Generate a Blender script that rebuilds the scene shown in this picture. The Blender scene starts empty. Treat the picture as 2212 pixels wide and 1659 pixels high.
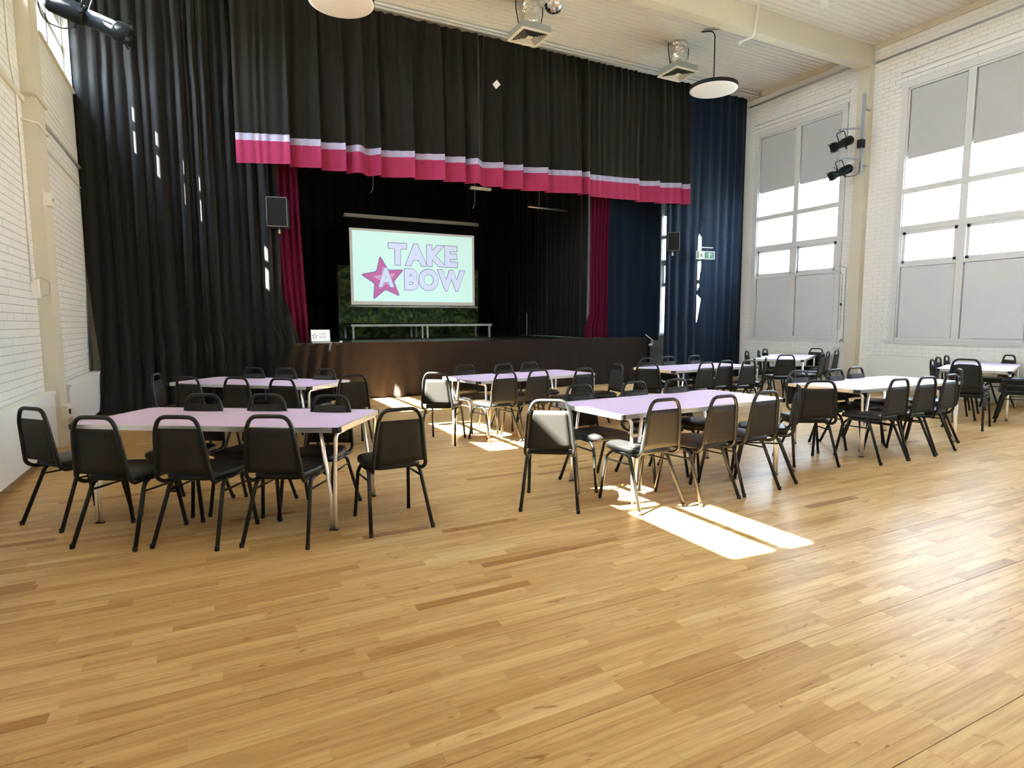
import bpy, bmesh, math, random
from mathutils import Vector, Matrix
PI = math.pi
R = math.radians
rnd = random.Random(7)
S = bpy.context.scene
COL = S.collection

# ------------------------------------------------------------------ camera
H = 1.45
F = 1294.2
yaw, pitch, roll = 0.4694976, -0.1013794, -0.0038917
fw = Vector((math.sin(yaw)*math.cos(pitch), math.cos(yaw)*math.cos(pitch), math.sin(pitch)))
rt = Vector((math.cos(yaw), -math.sin(yaw), 0))
up = rt.cross(fw)
r2 = rt*math.cos(roll) + up*math.sin(roll)
u2 = up*math.cos(roll) - rt*math.sin(roll)
cd = bpy.data.cameras.new('camera'); cam = bpy.data.objects.new('camera', cd); COL.objects.link(cam)
cd.sensor_width = 36; cd.lens = F*36/2212; cd.clip_start = .05; cd.clip_end = 500
m = Matrix.Identity(4)
for i, v in enumerate((r2, u2, -fw)):
    for k in range(3): m[k][i] = v[k]
m[2][3] = H
cam.matrix_world = m
S.camera = cam

# ------------------------------------------------------------------ world, sun, exposure
S.view_settings.view_transform = 'Standard'; S.view_settings.look = 'None'
S.view_settings.gamma = 1; S.view_settings.use_curve_mapping = False
S.view_settings.exposure = 3.96
w = bpy.data.worlds.new('world'); S.world = w; w.use_nodes = True
nt = w.node_tree; bg = nt.nodes['Background']
tc = nt.nodes.new('ShaderNodeTexCoord'); sp = nt.nodes.new('ShaderNodeSeparateXYZ')
rp = nt.nodes.new('ShaderNodeValToRGB')
nt.links.new(tc.outputs['Generated'], sp.inputs[0]); nt.links.new(sp.outputs['Z'], rp.inputs[0])
e = rp.color_ramp.elements
e[0].position = 0.0; e[0].color = (.86, .93, 1, 1)
e[1].position = 1.0; e[1].color = (.55, .74, 1, 1)
nt.links.new(rp.outputs[0], bg.inputs[0])
# hazy sky, brighter on the sun's side
dt = nt.nodes.new('ShaderNodeVectorMath'); dt.operation = 'DOT_PRODUCT'; nt.links.new(tc.outputs['Generated'], dt.inputs[0])
dt.inputs[1].default_value = Vector((-1, .07, 1.14)).normalized()
mr_ = nt.nodes.new('ShaderNodeMapRange'); mr_.inputs[1].default_value = -1; mr_.inputs[2].default_value = 1; mr_.inputs[3].default_value = 0; mr_.inputs[4].default_value = 1
nt.links.new(dt.outputs['Value'], mr_.inputs[0])
pq = nt.nodes.new('ShaderNodeMath'); pq.operation = 'POWER'; pq.inputs[1].default_value = 2; nt.links.new(mr_.outputs[0], pq.inputs[0])
ma = nt.nodes.new('ShaderNodeMath'); ma.operation = 'MULTIPLY_ADD'; ma.inputs[1].default_value = 4.7; ma.inputs[2].default_value = 1.45; nt.links.new(pq.outputs[0], ma.inputs[0])
nt.links.new(ma.outputs[0], bg.inputs[1])
sd = bpy.data.lights.new('sun', 'SUN'); sd.energy = 24; sd.angle = R(.55); sd.color = (1, .94, .84)
sun = bpy.data.objects.new('sun', sd); COL.objects.link(sun)
SUN = Vector((1, -.07, -1.14)).normalized()
sun.rotation_euler = SUN.to_track_quat('-Z', 'Y').to_euler(); sun.location = (-12, 4, 14)
cy = S.cycles
cy.max_bounces = 10; cy.diffuse_bounces = 6; cy.glossy_bounces = 4; cy.transparent_max_bounces = 12; cy.transmission_bounces = 6
cy.sample_clamp_indirect = 6; cy.caustics_reflective = False; cy.caustics_refractive = False
cy.use_denoising = True

# ------------------------------------------------------------------ materials
def M(name, col, rough=.6, metal=0, spec=.5, coat=0, coatr=.1, sheen=0, emit=0, noise=0, nscale=8, bump=0, bscale=60):
    mt = bpy.data.materials.new(name); mt.use_nodes = True; n = mt.node_tree; b = n.nodes['Principled BSDF']
    b.inputs['Base Color'].default_value = (*col, 1); b.inputs['Roughness'].default_value = rough
    b.inputs['Metallic'].default_value = metal; b.inputs['Specular IOR Level'].default_value = spec
    b.inputs['Coat Weight'].default_value = coat; b.inputs['Coat Roughness'].default_value = coatr
    b.inputs['Sheen Weight'].default_value = sheen; b.inputs['Sheen Roughness'].default_value = .4
    if emit:
        b.inputs['Emission Color'].default_value = (*col, 1); b.inputs['Emission Strength'].default_value = emit
    g = n.nodes.new('ShaderNodeNewGeometry')
    if noise:
        t = n.nodes.new('ShaderNodeTexNoise'); t.inputs['Scale'].default_value = nscale; t.inputs['Detail'].default_value = 4
        n.links.new(g.outputs['Position'], t.inputs['Vector'])
        mx = n.nodes.new('ShaderNodeMix'); mx.data_type = 'RGBA'
        mx.inputs[6].default_value = (*[c*(1-noise) for c in col], 1); mx.inputs[7].default_value = (*[min(1, c*(1+noise)) for c in col], 1)
        n.links.new(t.outputs['Fac'], mx.inputs[0]); n.links.new(mx.outputs[2], b.inputs['Base Color'])
    if bump:
        t = n.nodes.new('ShaderNodeTexNoise'); t.inputs['Scale'].default_value = bscale; t.inputs['Detail'].default_value = 3
        n.links.new(g.outputs['Position'], t.inputs['Vector'])
        bp = n.nodes.new('ShaderNodeBump'); bp.inputs['Strength'].default_value = bump; bp.inputs['Distance'].default_value = .01
        n.links.new(t.outputs['Fac'], bp.inputs['Height']); n.links.new(bp.outputs[0], b.inputs['Normal'])
    return mt

MT = {}
MT['brick'] = M('painted_brick', (.79, .79, .76), .45, bump=.35, bscale=45, noise=.03, nscale=3)
MT['mortar_light'] = M('pale_joint_paint', (.66, .66, .645), .7)
MT['mortar'] = M('grey_joint_paint', (.46, .45, .42), .8, noise=.1)
MT['white'] = M('white_paint', (.78, .79, .78), .45, noise=.02)
MT['board'] = M('painted_board', (.62, .65, .67), .5, noise=.03, nscale=2)
MT['cream'] = M('cream_paint', (.65, .605, .49), .5, noise=.02)
MT['ceil'] = M('ceiling_paint', (.68, .66, .61), .55, noise=.03)
MT['rib'] = M('ceiling_rib_paint', (.74, .715, .66), .5)
MT['heater'] = M('heater_paint', (.74, .76, .78), .4, noise=.02)
MT['drape'] = M('black_drape', (.014, .0135, .0135), .95, spec=.12, sheen=.14, bump=.25, bscale=300, noise=.2, nscale=30)
MT['valance'] = M('valance_cloth', (.017, .0145, .013), .95, spec=.12, sheen=.14, bump=.25, bscale=300, noise=.2, nscale=30)
MT['haze_blue'] = M('side_drape', (.008, .0145, .030), .9, spec=.12, sheen=.10, bump=.25, bscale=300, noise=.2, nscale=30)  # blue lens haze over these curtains is painted into the cloth colour
MT['pink'] = M('pink_velvet', (.32, .030, .095), .85, spec=.15, noise=.15, nscale=40)
MT['lilac_cloth'] = M('lilac_ribbon', (.34, .31, .47), .5, noise=.05)
MT['wine'] = M('wine_velvet', (.075, .004, .020), .85, spec=.08)
MT['skirt'] = M('stage_skirt_cloth', (.019, .013, .011), .9, spec=.12, sheen=.05, noise=.25, nscale=12, bump=.3, bscale=200)
MT['stage'] = M('stage_deck_paint', (.012, .014, .013), .28, noise=.4, nscale=6)
MT['dark'] = M('stage_black', (.006, .006, .006), .95, spec=.1)
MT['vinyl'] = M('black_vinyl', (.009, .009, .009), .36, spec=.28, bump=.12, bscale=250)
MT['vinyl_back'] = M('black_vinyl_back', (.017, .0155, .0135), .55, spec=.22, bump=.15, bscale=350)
MT['frame'] = M('black_enamel', (.012, .0125, .012), .38, spec=.30)
MT['rubber'] = M('black_rubber', (.012, .012, .012), .7)
MT['chrome'] = M('chrome', (.96, .96, .95), .30, metal=.85)
MT['alu'] = M('aluminium_edging', (.75, .75, .74), .30, metal=.85, noise=.12, nscale=25)
MT['laminate'] = M('lilac_laminate', (.70, .55, .79), .48, spec=.2)
MT['foil'] = M('foil_duct', (.86, .85, .82), .18, metal=1, bump=1.0, bscale=9)
MT['foil'].node_tree.nodes['Bump'].inputs['Distance'].default_value = .06
MT['galv'] = M('grey_duct_box', (.33, .35, .33), .5)
MT['grille'] = M('grille_paint', (.80, .74, .62), .45)
MT['black_metal'] = M('lantern_black', (.010, .012, .015), .6, spec=.2)
MT['steel'] = M('galvanised_tube', (.42, .45, .50), .4, metal=.6)
MT['plastic'] = M('white_plastic', (.80, .79, .74), .4)
MT['greyplastic'] = M('grey_plastic', (.35, .35, .33), .5)
MT['diff'] = M('lamp_diffuser', (.82, .80, .80), .5)
MT['sill'] = M('window_frame_paint', (.65, .665, .67), .4, noise=.02)
MT['upvc'] = M('outer_frame', (.55, .57, .60), .4)
MT['blind'] = M('blind_panel', (.50, .515, .53), .7, noise=.02)
MT['spill_lit_border'] = M('screen_cloth', (.40, .38, .34), .7, emit=.05)  # faint glow of the cloth stands in for projector spill light
MT['screen'] = M('projected_image', (.50, .74, .68), .8, emit=0.061)
MT['logo_fill'] = M('logo_letter_fill', (.52, .58, .74), .8, emit=0.061)
MT['logo_line'] = M('logo_outline', (.20, .17, .30), .8, emit=0.050)
MT['logo_star'] = M('logo_star', (.45, .13, .33), .8, emit=0.055)
MT['logo_star2'] = M('logo_star_light', (.56, .32, .50), .8, emit=0.055)
MT['laptop'] = M('laptop_screen', (.66, .70, .68), .5, emit=.035)
MT['silver'] = M('silver_shell', (.6, .6, .6), .3, metal=.8)
MT['sign'] = M('exit_sign_green', (.01, .12, .06), .4)
MT['signwhite'] = M('exit_sign_white', (.75, .78, .75), .4)
MT['cloth_grille'] = M('speaker_grille', (.016, .016, .016), .8, spec=.1)
MT['platform'] = M('platform_metal', (.50, .50, .46), .45, metal=.3)
MT['ground'] = M('outside_ground', (.16, .17, .13), .9, noise=.3, nscale=.6)
MT['roof'] = M('red_roof_tile', (.42, .22, .15), .8)
MT['render_wall'] = M('house_wall', (.6, .55, .48), .8)

def glass_mat():
    mt = bpy.data.materials.new('window_glass'); mt.use_nodes = True; n = mt.node_tree; n.nodes.clear()
    o = n.nodes.new('ShaderNodeOutputMaterial'); a = n.nodes.new('ShaderNodeBsdfTransparent'); g = n.nodes.new('ShaderNodeBsdfGlossy')
    g.inputs['Roughness'].default_value = .02; a.inputs[0].default_value = (.94, .97, .97, 1)
    x = n.nodes.new('ShaderNodeMixShader'); lw = n.nodes.new('ShaderNodeLayerWeight'); lw.inputs[0].default_value = .5
    pw_ = n.nodes.new('ShaderNodeMath'); pw_.operation = 'POWER'; pw_.inputs[1].default_value = 4; n.links.new(lw.outputs['Facing'], pw_.inputs[0])
    f = n.nodes.new('ShaderNodeMath'); f.operation = 'MULTIPLY_ADD'; f.inputs[1].default_value = .6; f.inputs[2].default_value = .03; n.links.new(pw_.outputs[0], f.inputs[0])
    n.links.new(f.outputs[0], x.inputs[0]); n.links.new(a.outputs[0], x.inputs[1]); n.links.new(g.outputs[0], x.inputs[2])
    n.links.new(x.outputs[0], o.inputs[0]); return mt
MT['glass'] = glass_mat()

def wood_mat():
    mt = bpy.data.materials.new('beech_stave'); mt.use_nodes = True; n = mt.node_tree; L = n.links; b = n.nodes['Principled BSDF']
    at = n.nodes.new('ShaderNodeAttribute'); at.attribute_name = 'tone'
    g = n.nodes.new('ShaderNodeNewGeometry')
    sx = n.nodes.new('ShaderNodeSeparateXYZ'); L.new(at.outputs['Color'], sx.inputs[0])
    # grain coordinates: long along x, shifted per stave
    of = n.nodes.new('ShaderNodeVectorMath'); of.operation = 'SCALE'; L.new(at.outputs['Color'], of.inputs[0]); of.inputs['Scale'].default_value = 37
    ad = n.nodes.new('ShaderNodeVectorMath'); ad.operation = 'ADD'; L.new(g.outputs['Position'], ad.inputs[0]); L.new(of.outputs[0], ad.inputs[1])
    mp = n.nodes.new('ShaderNodeMapping'); mp.inputs['Scale'].default_value = (1.6, 26, 1); L.new(ad.outputs[0], mp.inputs[0])
    n1 = n.nodes.new('ShaderNodeTexNoise'); n1.inputs['Scale'].default_value = 1.6; n1.inputs['Detail'].default_value = 5; n1.inputs['Distortion'].default_value = .6; L.new(mp.outputs[0], n1.inputs['Vector'])
    mp2 = n.nodes.new('ShaderNodeMapping'); mp2.inputs['Scale'].default_value = (7, 24, 1); L.new(ad.outputs[0], mp2.inputs[0])
    n2 = n.nodes.new('ShaderNodeTexNoise'); n2.inputs['Scale'].default_value = .9; n2.inputs['Detail'].default_value = 3; n2.inputs['Distortion'].default_value = 1.2; L.new(mp2.outputs[0], n2.inputs['Vector'])
    base = n.nodes.new('ShaderNodeValToRGB'); L.new(sx.outputs['X'], base.inputs[0])
    el = base.color_ramp.elements
    el[0].position = 0; el[0].color = (.34, .170, .062, 1)
    el[1].position = 1; el[1].color = (.68, .50, .255, 1)
    for p, c in ((.10, (.43, .24, .09)), (.26, (.52, .325, .140)), (.6, (.58, .375, .170)), (.85, (.63, .425, .20))):
        k = el.new(p); k.color = (*c, 1)
    gr = n.nodes.new('ShaderNodeValToRGB'); L.new(n1.outputs['Fac'], gr.inputs[0])
    gr.color_ramp.elements[0].position = .30; gr.color_ramp.elements[0].color = (.80, .72, .63, 1)
    gr.color_ramp.elements[1].position = .62; gr.color_ramp.elements[1].color = (1.04, 1.03, 1.0, 1)
    mu = n.nodes.new('ShaderNodeMix'); mu.data_type = 'RGBA'; mu.blend_type = 'MULTIPLY'; mu.inputs[0].default_value = 1
    L.new(base.outputs[0], mu.inputs[6]); L.new(gr.outputs[0], mu.inputs[7])
    kn = n.nodes.new('ShaderNodeValToRGB'); L.new(n2.outputs['Fac'], kn.inputs[0])
    kn.color_ramp.elements[0].position = .25; kn.color_ramp.elements[0].color = (.62, .48, .36, 1)
    kn.color_ramp.elements[1].position = .34; kn.color_ramp.elements[1].color = (1, 1, 1, 1)
    mu2 = n.nodes.new('ShaderNodeMix'); mu2.data_type = 'RGBA'; mu2.blend_type = 'MULTIPLY'; mu2.inputs[0].default_value = 1
    L.new(mu.outputs[2], mu2.inputs[6]); L.new(kn.outputs[0], mu2.inputs[7])
    L.new(mu2.outputs[2], b.inputs['Base Color'])
    b.inputs['Roughness'].default_value = .31; b.inputs['Specular IOR Level'].default_value = .07
    n4 = n.nodes.new('ShaderNodeTexNoise'); n4.inputs['Scale'].default_value = 14; n4.inputs['Detail'].default_value = 3; L.new(g.outputs['Position'], n4.inputs['Vector'])
    bp = n.nodes.new('ShaderNodeBump'); bp.inputs['Strength'].default_value = .07; bp.inputs['Distance'].default_value = .01
    L.new(n4.outputs['Fac'], bp.inputs['Height']); L.new(bp.outputs[0], b.inputs['Normal'])
    return mt
MT['wood'] = wood_mat()
MT['joint'] = M('floor_joint', (.05, .028, .012), .8)

def forest_mat():
    mt = bpy.data.materials.new('painted_forest'); mt.use_nodes = True; n = mt.node_tree; L = n.links; b = n.nodes['Principled BSDF']
    g = n.nodes.new('ShaderNodeNewGeometry'); t = n.nodes.new('ShaderNodeTexNoise'); t.inputs['Scale'].default_value = 5; t.inputs['Detail'].default_value = 9; t.inputs['Distortion'].default_value = 1.5
    L.new(g.outputs['Position'], t.inputs['Vector']); r = n.nodes.new('ShaderNodeValToRGB'); L.new(t.outputs['Fac'], r.inputs[0])
    e = r.color_ramp.elements; e[0].position = .35; e[0].color = (.008, .02, .006, 1); e[1].position = .7; e[1].color = (.16, .22, .05, 1)
    k = e.new(.5); k.color = (.035, .075, .02, 1)
    L.new(r.outputs[0], b.inputs['Base Color']); b.inputs['Roughness'].default_value = .8; return mt
MT['forest'] = forest_mat()

# ------------------------------------------------------------------ geometry helpers
class MB:
    def __init__(s): s.v = []; s.f = []; s.sm = []; s.tone = None
    def add(s, vs, fs, smooth=False):
        o = len(s.v); s.v += [tuple(v) for v in vs]; s.f += [tuple(i+o for i in f) for f in fs]; s.sm += [smooth]*len(fs); return s
    def box(s, a, b, faces=(0, 1, 2, 3, 4, 5)):
        x0, y0, z0 = a; x1, y1, z1 = b
        vs = [(x0,y0,z0),(x1,y0,z0),(x1,y1,z0),(x0,y1,z0),(x0,y0,z1),(x1,y0,z1),(x1,y1,z1),(x0,y1,z1)]
        fs = [(3,2,1,0),(4,5,6,7),(0,1,5,4),(1,2,6,5),(2,3,7,6),(3,0,4,7)]
        return s.add(vs, [fs[i] for i in faces])
    def cbox(s, c, d, rot=None):
        # bevelled box, centre c, size d, optional Matrix
        hx, hy, hz = d[0]/2, d[1]/2, d[2]/2
        vs = [Vector((x, y, z)) for z in (-hz, hz) for (x, y) in ((-hx,-hy),(hx,-hy),(hx,hy),(-hx,hy))]
        if rot is not None: vs = [rot @ v for v in vs]
        vs = [v + Vector(c) for v in vs]
        return s.add(vs, [(3,2,1,0),(4,5,6,7),(0,1,5,4),(1,2,6,5),(2,3,7,6),(3,0,4,7)])
    def tube(s, pts, r, n=8, caps=True, radii=None):
        pts = [Vector(p) for p in pts]; k = len(pts); base = len(s.v); prev = None
        for i, p in enumerate(pts):
            t = (pts[min(i+1, k-1)] - pts[max(i-1, 0)]).normalized()
            if prev is None:
                a = Vector((0, 0, 1)) if abs(t.z) < .9 else Vector((1, 0, 0)); nrm = t.cross(a).normalized()
            else:
                nrm = prev - t*prev.dot(t)
                nrm = nrm.normalized() if nrm.length > 1e-6 else t.orthogonal().normalized()
            prev = nrm; bn = t.cross(nrm); rr = radii[i] if radii else r
            for j in range(n):
                a = 2*PI*j/n; s.v.append(tuple(p + (nrm*math.cos(a) + bn*math.sin(a))*rr))
        for i in range(k-1):
            for j in range(n):
                a = base+i*n+j; b = base+i*n+(j+1) % n
                s.f.append((a, b, b+n, a+n)); s.sm.append(True)
        if caps:
            s.f.append(tuple(base+j for j in range(n))[::-1]); s.f.append(tuple(base+(k-1)*n+j for j in range(n))); s.sm += [False]*2
        return s
    def lathe(s, prof, c=(0, 0, 0), n=24, axis=None, smooth=True):
        base = len(s.v); mtx = axis if axis is not None else Matrix.Identity(3)
        for (r, z) in prof:
            for j in range(n):
                a = 2*PI*j/n; s.v.append(tuple(mtx @ Vector((r*math.cos(a), r*math.sin(a), z)) + Vector(c)))
        for i in range(len(prof)-1):
            for j in range(n):
                a = base+i*n+j; b = base+i*n+(j+1) % n; s.f.append((a, b, b+n, a+n)); s.sm.append(smooth)
        s.f.append(tuple(base+j for j in range(n))[::-1]); s.f.append(tuple(base+(len(prof)-1)*n+j for j in range(n))); s.sm += [False]*2
        return s
    def mesh(s, name, mat):
        me = bpy.data.meshes.new(name); me.from_pydata(s.v, [], s.f)
        if any(s.sm): me.polygons.foreach_set('use_smooth', s.sm)
        me.materials.append(MT[mat] if isinstance(mat, str) else mat)
        if s.tone is not None:
            at = me.attributes.new('tone', 'FLOAT_COLOR', 'POINT'); at.data.foreach_set('color', s.tone)
        me.update(); return me
    def build(s, name, mat, parent=None, **kw):
        o = bpy.data.objects.new(name, s.mesh(name, mat)); COL.objects.link(o)
        if parent is not None: o.parent = parent
        for k, v in kw.items(): o[k] = v
        return o

def fillet(pts, r, n=5):
    pts = [Vector(p) for p in pts]; out = [pts[0]]
    for i in range(1, len(pts)-1):
        p = pts[i]; a = (pts[i-1]-p); b = (pts[i+1]-p); d = min(r, a.length*.48, b.length*.48)
        A = p + a.normalized()*d; B = p + b.normalized()*d
        for k in range(n+1):
            t = k/n; out.append(A*(1-t)**2 + p*2*t*(1-t) + B*t*t)
    out.append(pts[-1]); return out

def empty(name, loc=(0, 0, 0), rz=0, **kw):
    o = bpy.data.objects.new(name, None); COL.objects.link(o); o.location = loc; o.rotation_euler = (0, 0, rz); o.empty_display_size = .1
    for k, v in kw.items(): o[k] = v
    return o
def thing(name, label, cat, loc=(0, 0, 0), rz=0, group=None):
    o = empty(name, loc, rz, label=label, category=cat)
    if group: o['group'] = group
    return o
def copy_tree(o, parent=None):
    c = o.copy(); COL.objects.link(c); c.parent = parent
    for ch in KIDS.get(o.name, []): copy_tree(bpy.data.objects[ch], c)
    return c
KIDS = {}
def index_kids(root):
    def rec(o):
        KIDS[o.name] = [c.name for c in o.children]
        for c in o.children: rec(c)
    rec(root)

# ------------------------------------------------------------------ room constants
XL, XR, ZC, YB, YF = -1.72, 12.51, 7.1, 17.6, -7.0
# ------------------------------------------------------------------ floor of staves
fl = MB().box((XL-.4, YF, -.2), (XR+.4, YB, -.0225)).build('floor', 'joint', kind='structure')
SW = .0672
def stave_box(mb, x0, x1, y0, y1, z):
    b = len(mb.v); mb.box((x0, y0, -.022), (x1, y1, z), faces=(1, 2, 3, 4, 5)); return b
rows = []
near, far = [], []
j0 = 1.733
k = math.floor((YF - j0)/SW)
y = j0 + k*SW; idx = k
while y < 11.9:
    wide = (idx % 10 == 0)
    x = XL + rnd.random()*.6 - .5
    while x < XR:
        ln = rnd.choice((.36, .48, .58, .64, .64, .72, .9, 1.1))*(.9+.2*rnd.random())
        rr = rnd.random()
        tone = (.18+.70*rr if rnd.random() < .80 else rnd.random(), rnd.random(), rnd.random())
        far.append([max(x, XL), min(x+ln, XR), y + (.0032 if wide else .0005), y+SW-.0003, tone])
        x += ln
    y += SW; idx += 1
def facing(st):
    cxm = (st[0]+st[1])/2; cym = (st[2]+st[3])/2
    d = Vector((cxm, cym, -H)); z = d.dot(fw)
    if z < .5: return 0
    u = d.dot(r2)/z*F; v = -d.dot(u2)/z*F
    if abs(u) > 1106 or abs(v) > 829.5: return 0
    return (st[1]-st[0])/z**2 * (H/z)
far.sort(key=lambda s: -facing(s))
near, far = far[:300], far[300:]
for st in near:
    mb = MB(); stave_box(mb, st[0]+.0003, st[1]-.0003, st[2], st[3], rnd.uniform(-.0002, .0002)); mb.tone = [c for _ in range(8) for c in (*st[4], 1)]
    mb.build('plank', 'wood', fl)
mb = MB(); tn = []
for st in far:
    if st[1]-st[0] < .02: continue
    stave_box(mb, st[0]+.0003, st[1]-.0003, st[2], st[3], 0); tn += [c for _ in range(8) for c in (*st[4], 1)]
mb.tone = tn; mb.build('plank_field', 'wood', fl, kind='stuff')

# ------------------------------------------------------------------ walls with window openings
WT = .34
RB = [9.86, 6.30, 2.75, -.80, -4.35]         # right window bays (centres)
RB0 = 13.40
LB = [10.95, 7.50, 3.95, .32, -3.2]
RZ0, RZ1 = 1.08, 6.02
LZ0, LZ1 = 5.15, 6.45
HWR, HWL = 1.13, 1.12
def wall_with_openings(name, x0, x1, openings, z0, z1, mat='mortar'):
    mb = MB(); op = sorted(openings); y = YF
    for (a, b) in op:
        mb.box((x0, y, -.3), (x1, a, ZC+.3)); mb.box((x0, a, -.3), (x1, b, z0)); mb.box((x0, a, z1), (x1, b, ZC+.3)); y = b
    mb.box((x0, y, -.3), (x1, YB+.3, ZC+.3))
    return mb.build(name, mat, kind='structure')
ropen = [(c-HWR, c+HWR) for c in RB+[RB0]]
lopen = [(c-HWL, c+HWL) for c in LB]
wl = wall_with_openings('wall_left', XL-.008-WT, XL-.008, lopen, LZ0, LZ1)
wr = wall_with_openings('wall_right', XR+.008, XR+.008+WT, ropen, RZ0, RZ1, 'mortar_light')
MB().box((XL-.4, YB, -.3), (XR+.4, YB+.3, ZC+.3)).build('wall_back', 'white', kind='structure')
MB().box((XL-.4, YF-.3, -.3), (XR+.4, YF, ZC+.3)).build('wall_front', 'white', kind='structure')
ce = MB().box((XL-.4, YF, ZC), (XR+.4, YB, ZC+.25)).build('ceiling', 'ceil', kind='structure')
mb = MB(); y = -6.9
while y < 11.5:
    mb.box((XL, y, ZC-.012), (XR, y+.075, ZC+.001), faces=(0, 2, 4)); y += .125
mb.build('ceiling_board', 'rib', ce, kind='stuff')

CH, BL, JT = .083, .240, .008
def bricks(side, ya, yb, za, zb, holes):
    out = []; k = int(za/CH)
    while k*CH < zb:
        z = k*CH; off = (k % 2)*BL/2; j = math.floor((ya-off)/BL)
        while off + j*BL < yb:
            a = off+j*BL; b = a+BL-.0035; a2, b2 = max(a, ya), min(b, yb); zz0, zz1 = z, z+CH-JT
            segs = [(a2, b2)]
            for (ha, hb, hz0, hz1) in holes:
                if zz1 > hz0 and zz0 < hz1:
                    ns = []
                    for (p, q) in segs:
                        if q <= ha or p >= hb: ns.append((p, q)); continue
                        if p < ha: ns.append((p, ha))
                        if q > hb: ns.append((hb, q))
                    segs = ns
            for (p, q) in segs:
                if q-p > .03: out.append((p, q, zz0, zz1))
            j += 1
        k += 1
    return out
def brick_box(mb, side, br):
    pr = .002*rnd.random()
    if side < 0: mb.box((XL-.010, br[0], br[2]), (XL-.003+pr, br[1], br[3]), faces=(0, 1, 2, 3, 4))
    else: mb.box((XR+.003-pr, br[0], br[2]), (XR+.010, br[1], br[3]), faces=(0, 1, 2, 4, 5))
lb = bricks(-1, 6.7, 8.69, .72, 5.12, [])
lb.sort(key=lambda b: -(min(b[1], 8.69)-max(b[0], 7.0)) + abs((b[2]) - 2.0)*.02)
for br in lb[:300]:
    mb = MB(); brick_box(mb, -1, br); mb.build('brick', 'brick', wl)
mb = MB()
for br in lb[300:]: brick_box(mb, -1, br)
for br in bricks(-1, 9.05, 12.12, .72, 5.12, []): brick_box(mb, -1, br)
for br in bricks(-1, 2.6, 6.7, .1, 5.12, []): brick_box(mb, -1, br)
for br in bricks(-1, 9.02, 12.35, 5.12, 7.05, [(LB[0]-HWL, LB[0]+HWL, 5.0, 6.5)]): brick_box(mb, -1, br)
mb.build('brick_courses', 'brick', wl, kind='stuff')
mb = MB()
hol = [(c-HWR-.09, c+HWR+.09, RZ0-.06, RZ1+.12) for c in RB+[RB0]]
for br in bricks(1, 4.2, 8.12, .10, 7.04, hol) + bricks(1, 8.36, 14.9, .10, 7.04, hol): brick_box(mb, 1, br)
mb.build('brick_courses', 'brick', wr, kind='stuff')

# ------------------------------------------------------------------ windows
wn = [0]
def window_right(c, low_glass=False):
    wn[0] += 1
    wd = empty('window_%d' % wn[0], (XR, c, 0), kind='structure')
    h = HWR
    # casing around the opening, proud of the wall
    f = MB()
    f.box((-.025, -h-.09, RZ0-.02), (.05, -h+.03, RZ1+.10)).box((-.025, h-.03, RZ0-.02), (.05, h+.09, RZ1+.10)).box((-.030, -h-.09, RZ1-.02), (.05, h+.09, RZ1+.10))
    f.build('casing', 'sill', wd)
    MB().box((-.055, -h-.20, RZ0-.05), (.05, h+.20, RZ0-.012)).box((-.03, -h-.16, RZ0-.085), (.02, h+.16, RZ0-.05)).build('window_sill', 'sill', wd)
    f = MB()
    f.box((-.004, -.065, RZ0), (.07, .065, RZ1))                                   # mullion
    f.box((.0, -h, RZ0), (.07, -h+.055, RZ1)).box((.0, h-.055, RZ0), (.07, h, RZ1))
    f.box((.0, -h, RZ0-.01), (.07, h, RZ0+.05)).box((.0, -h, RZ1-.055), (.07, h, RZ1))
    f.box((-.002, -h, 2.535), (.07, h, 2.60))
    f.box((-.012, -h, 3.225), (.07, h, 3.34))                                      # rail
    f.box((-.020, -h-.04, 3.96), (.05, h+.02, 4.07))                                # transom bar
    f.build('frame', 'sill', wd)
    for s in (-1, 1):
        a, b = (.075, h-.065) if s > 0 else (-h+.065, -.075)
        # lower casement
        q = MB(); t = .055
        z0, z1 = 2.60, 3.225
        q.box((.02, a, z0), (.075, a+t, z1)).box((.02, b-t, z0), (.075, b, z1)).box((.02, a, z0), (.075, b, z0+t)).box((.02, a, z1-t), (.075, b, z1))
        q.build('casement', 'sill', wd)
        MB().box((.045, a+t, z0+t), (.051, b-t, z1-t)).build('pane', 'glass', wd)
        MB().box((.045, a, 3.34), (.051, b, 3.985)).build('pane', 'glass', wd)
        MB().box((.045, a, 4.05), (.051, b, 4.66)).build('pane', 'glass', wd)
        if low_glass: MB().box((.045, a, RZ0+.05), (.051, b, 2.535)).build('pane', 'glass', wd)
        else: MB().box((.022, a+.008, RZ0+.058), (.032, b-.008, 2.528)).box((.05, a-.01, RZ0+.04), (.06, b+.01, 2.54)).build('lower_panel', 'board', wd)
        MB().box((.022, a+.008, 4.64), (.032, b-.008, RZ1-.065)).build('blind', 'blind', wd)
    # backing so that no daylight comes round the boards, and the outer frame
    q = MB().box((.075, -h, 4.66), (.085, h, RZ1))
    if not low_glass: q.box((.075, -h, RZ0), (.085, h, 2.56))
    q.build('backing_board', 'dark', wd)
    q = MB()
    for yy in (-.6, .6): q.box((.30, yy-.02, 2.55), (.33, yy+.02, 4.7))
    return wd
for c in RB: window_right(c)
window_right(RB0, True)
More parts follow.
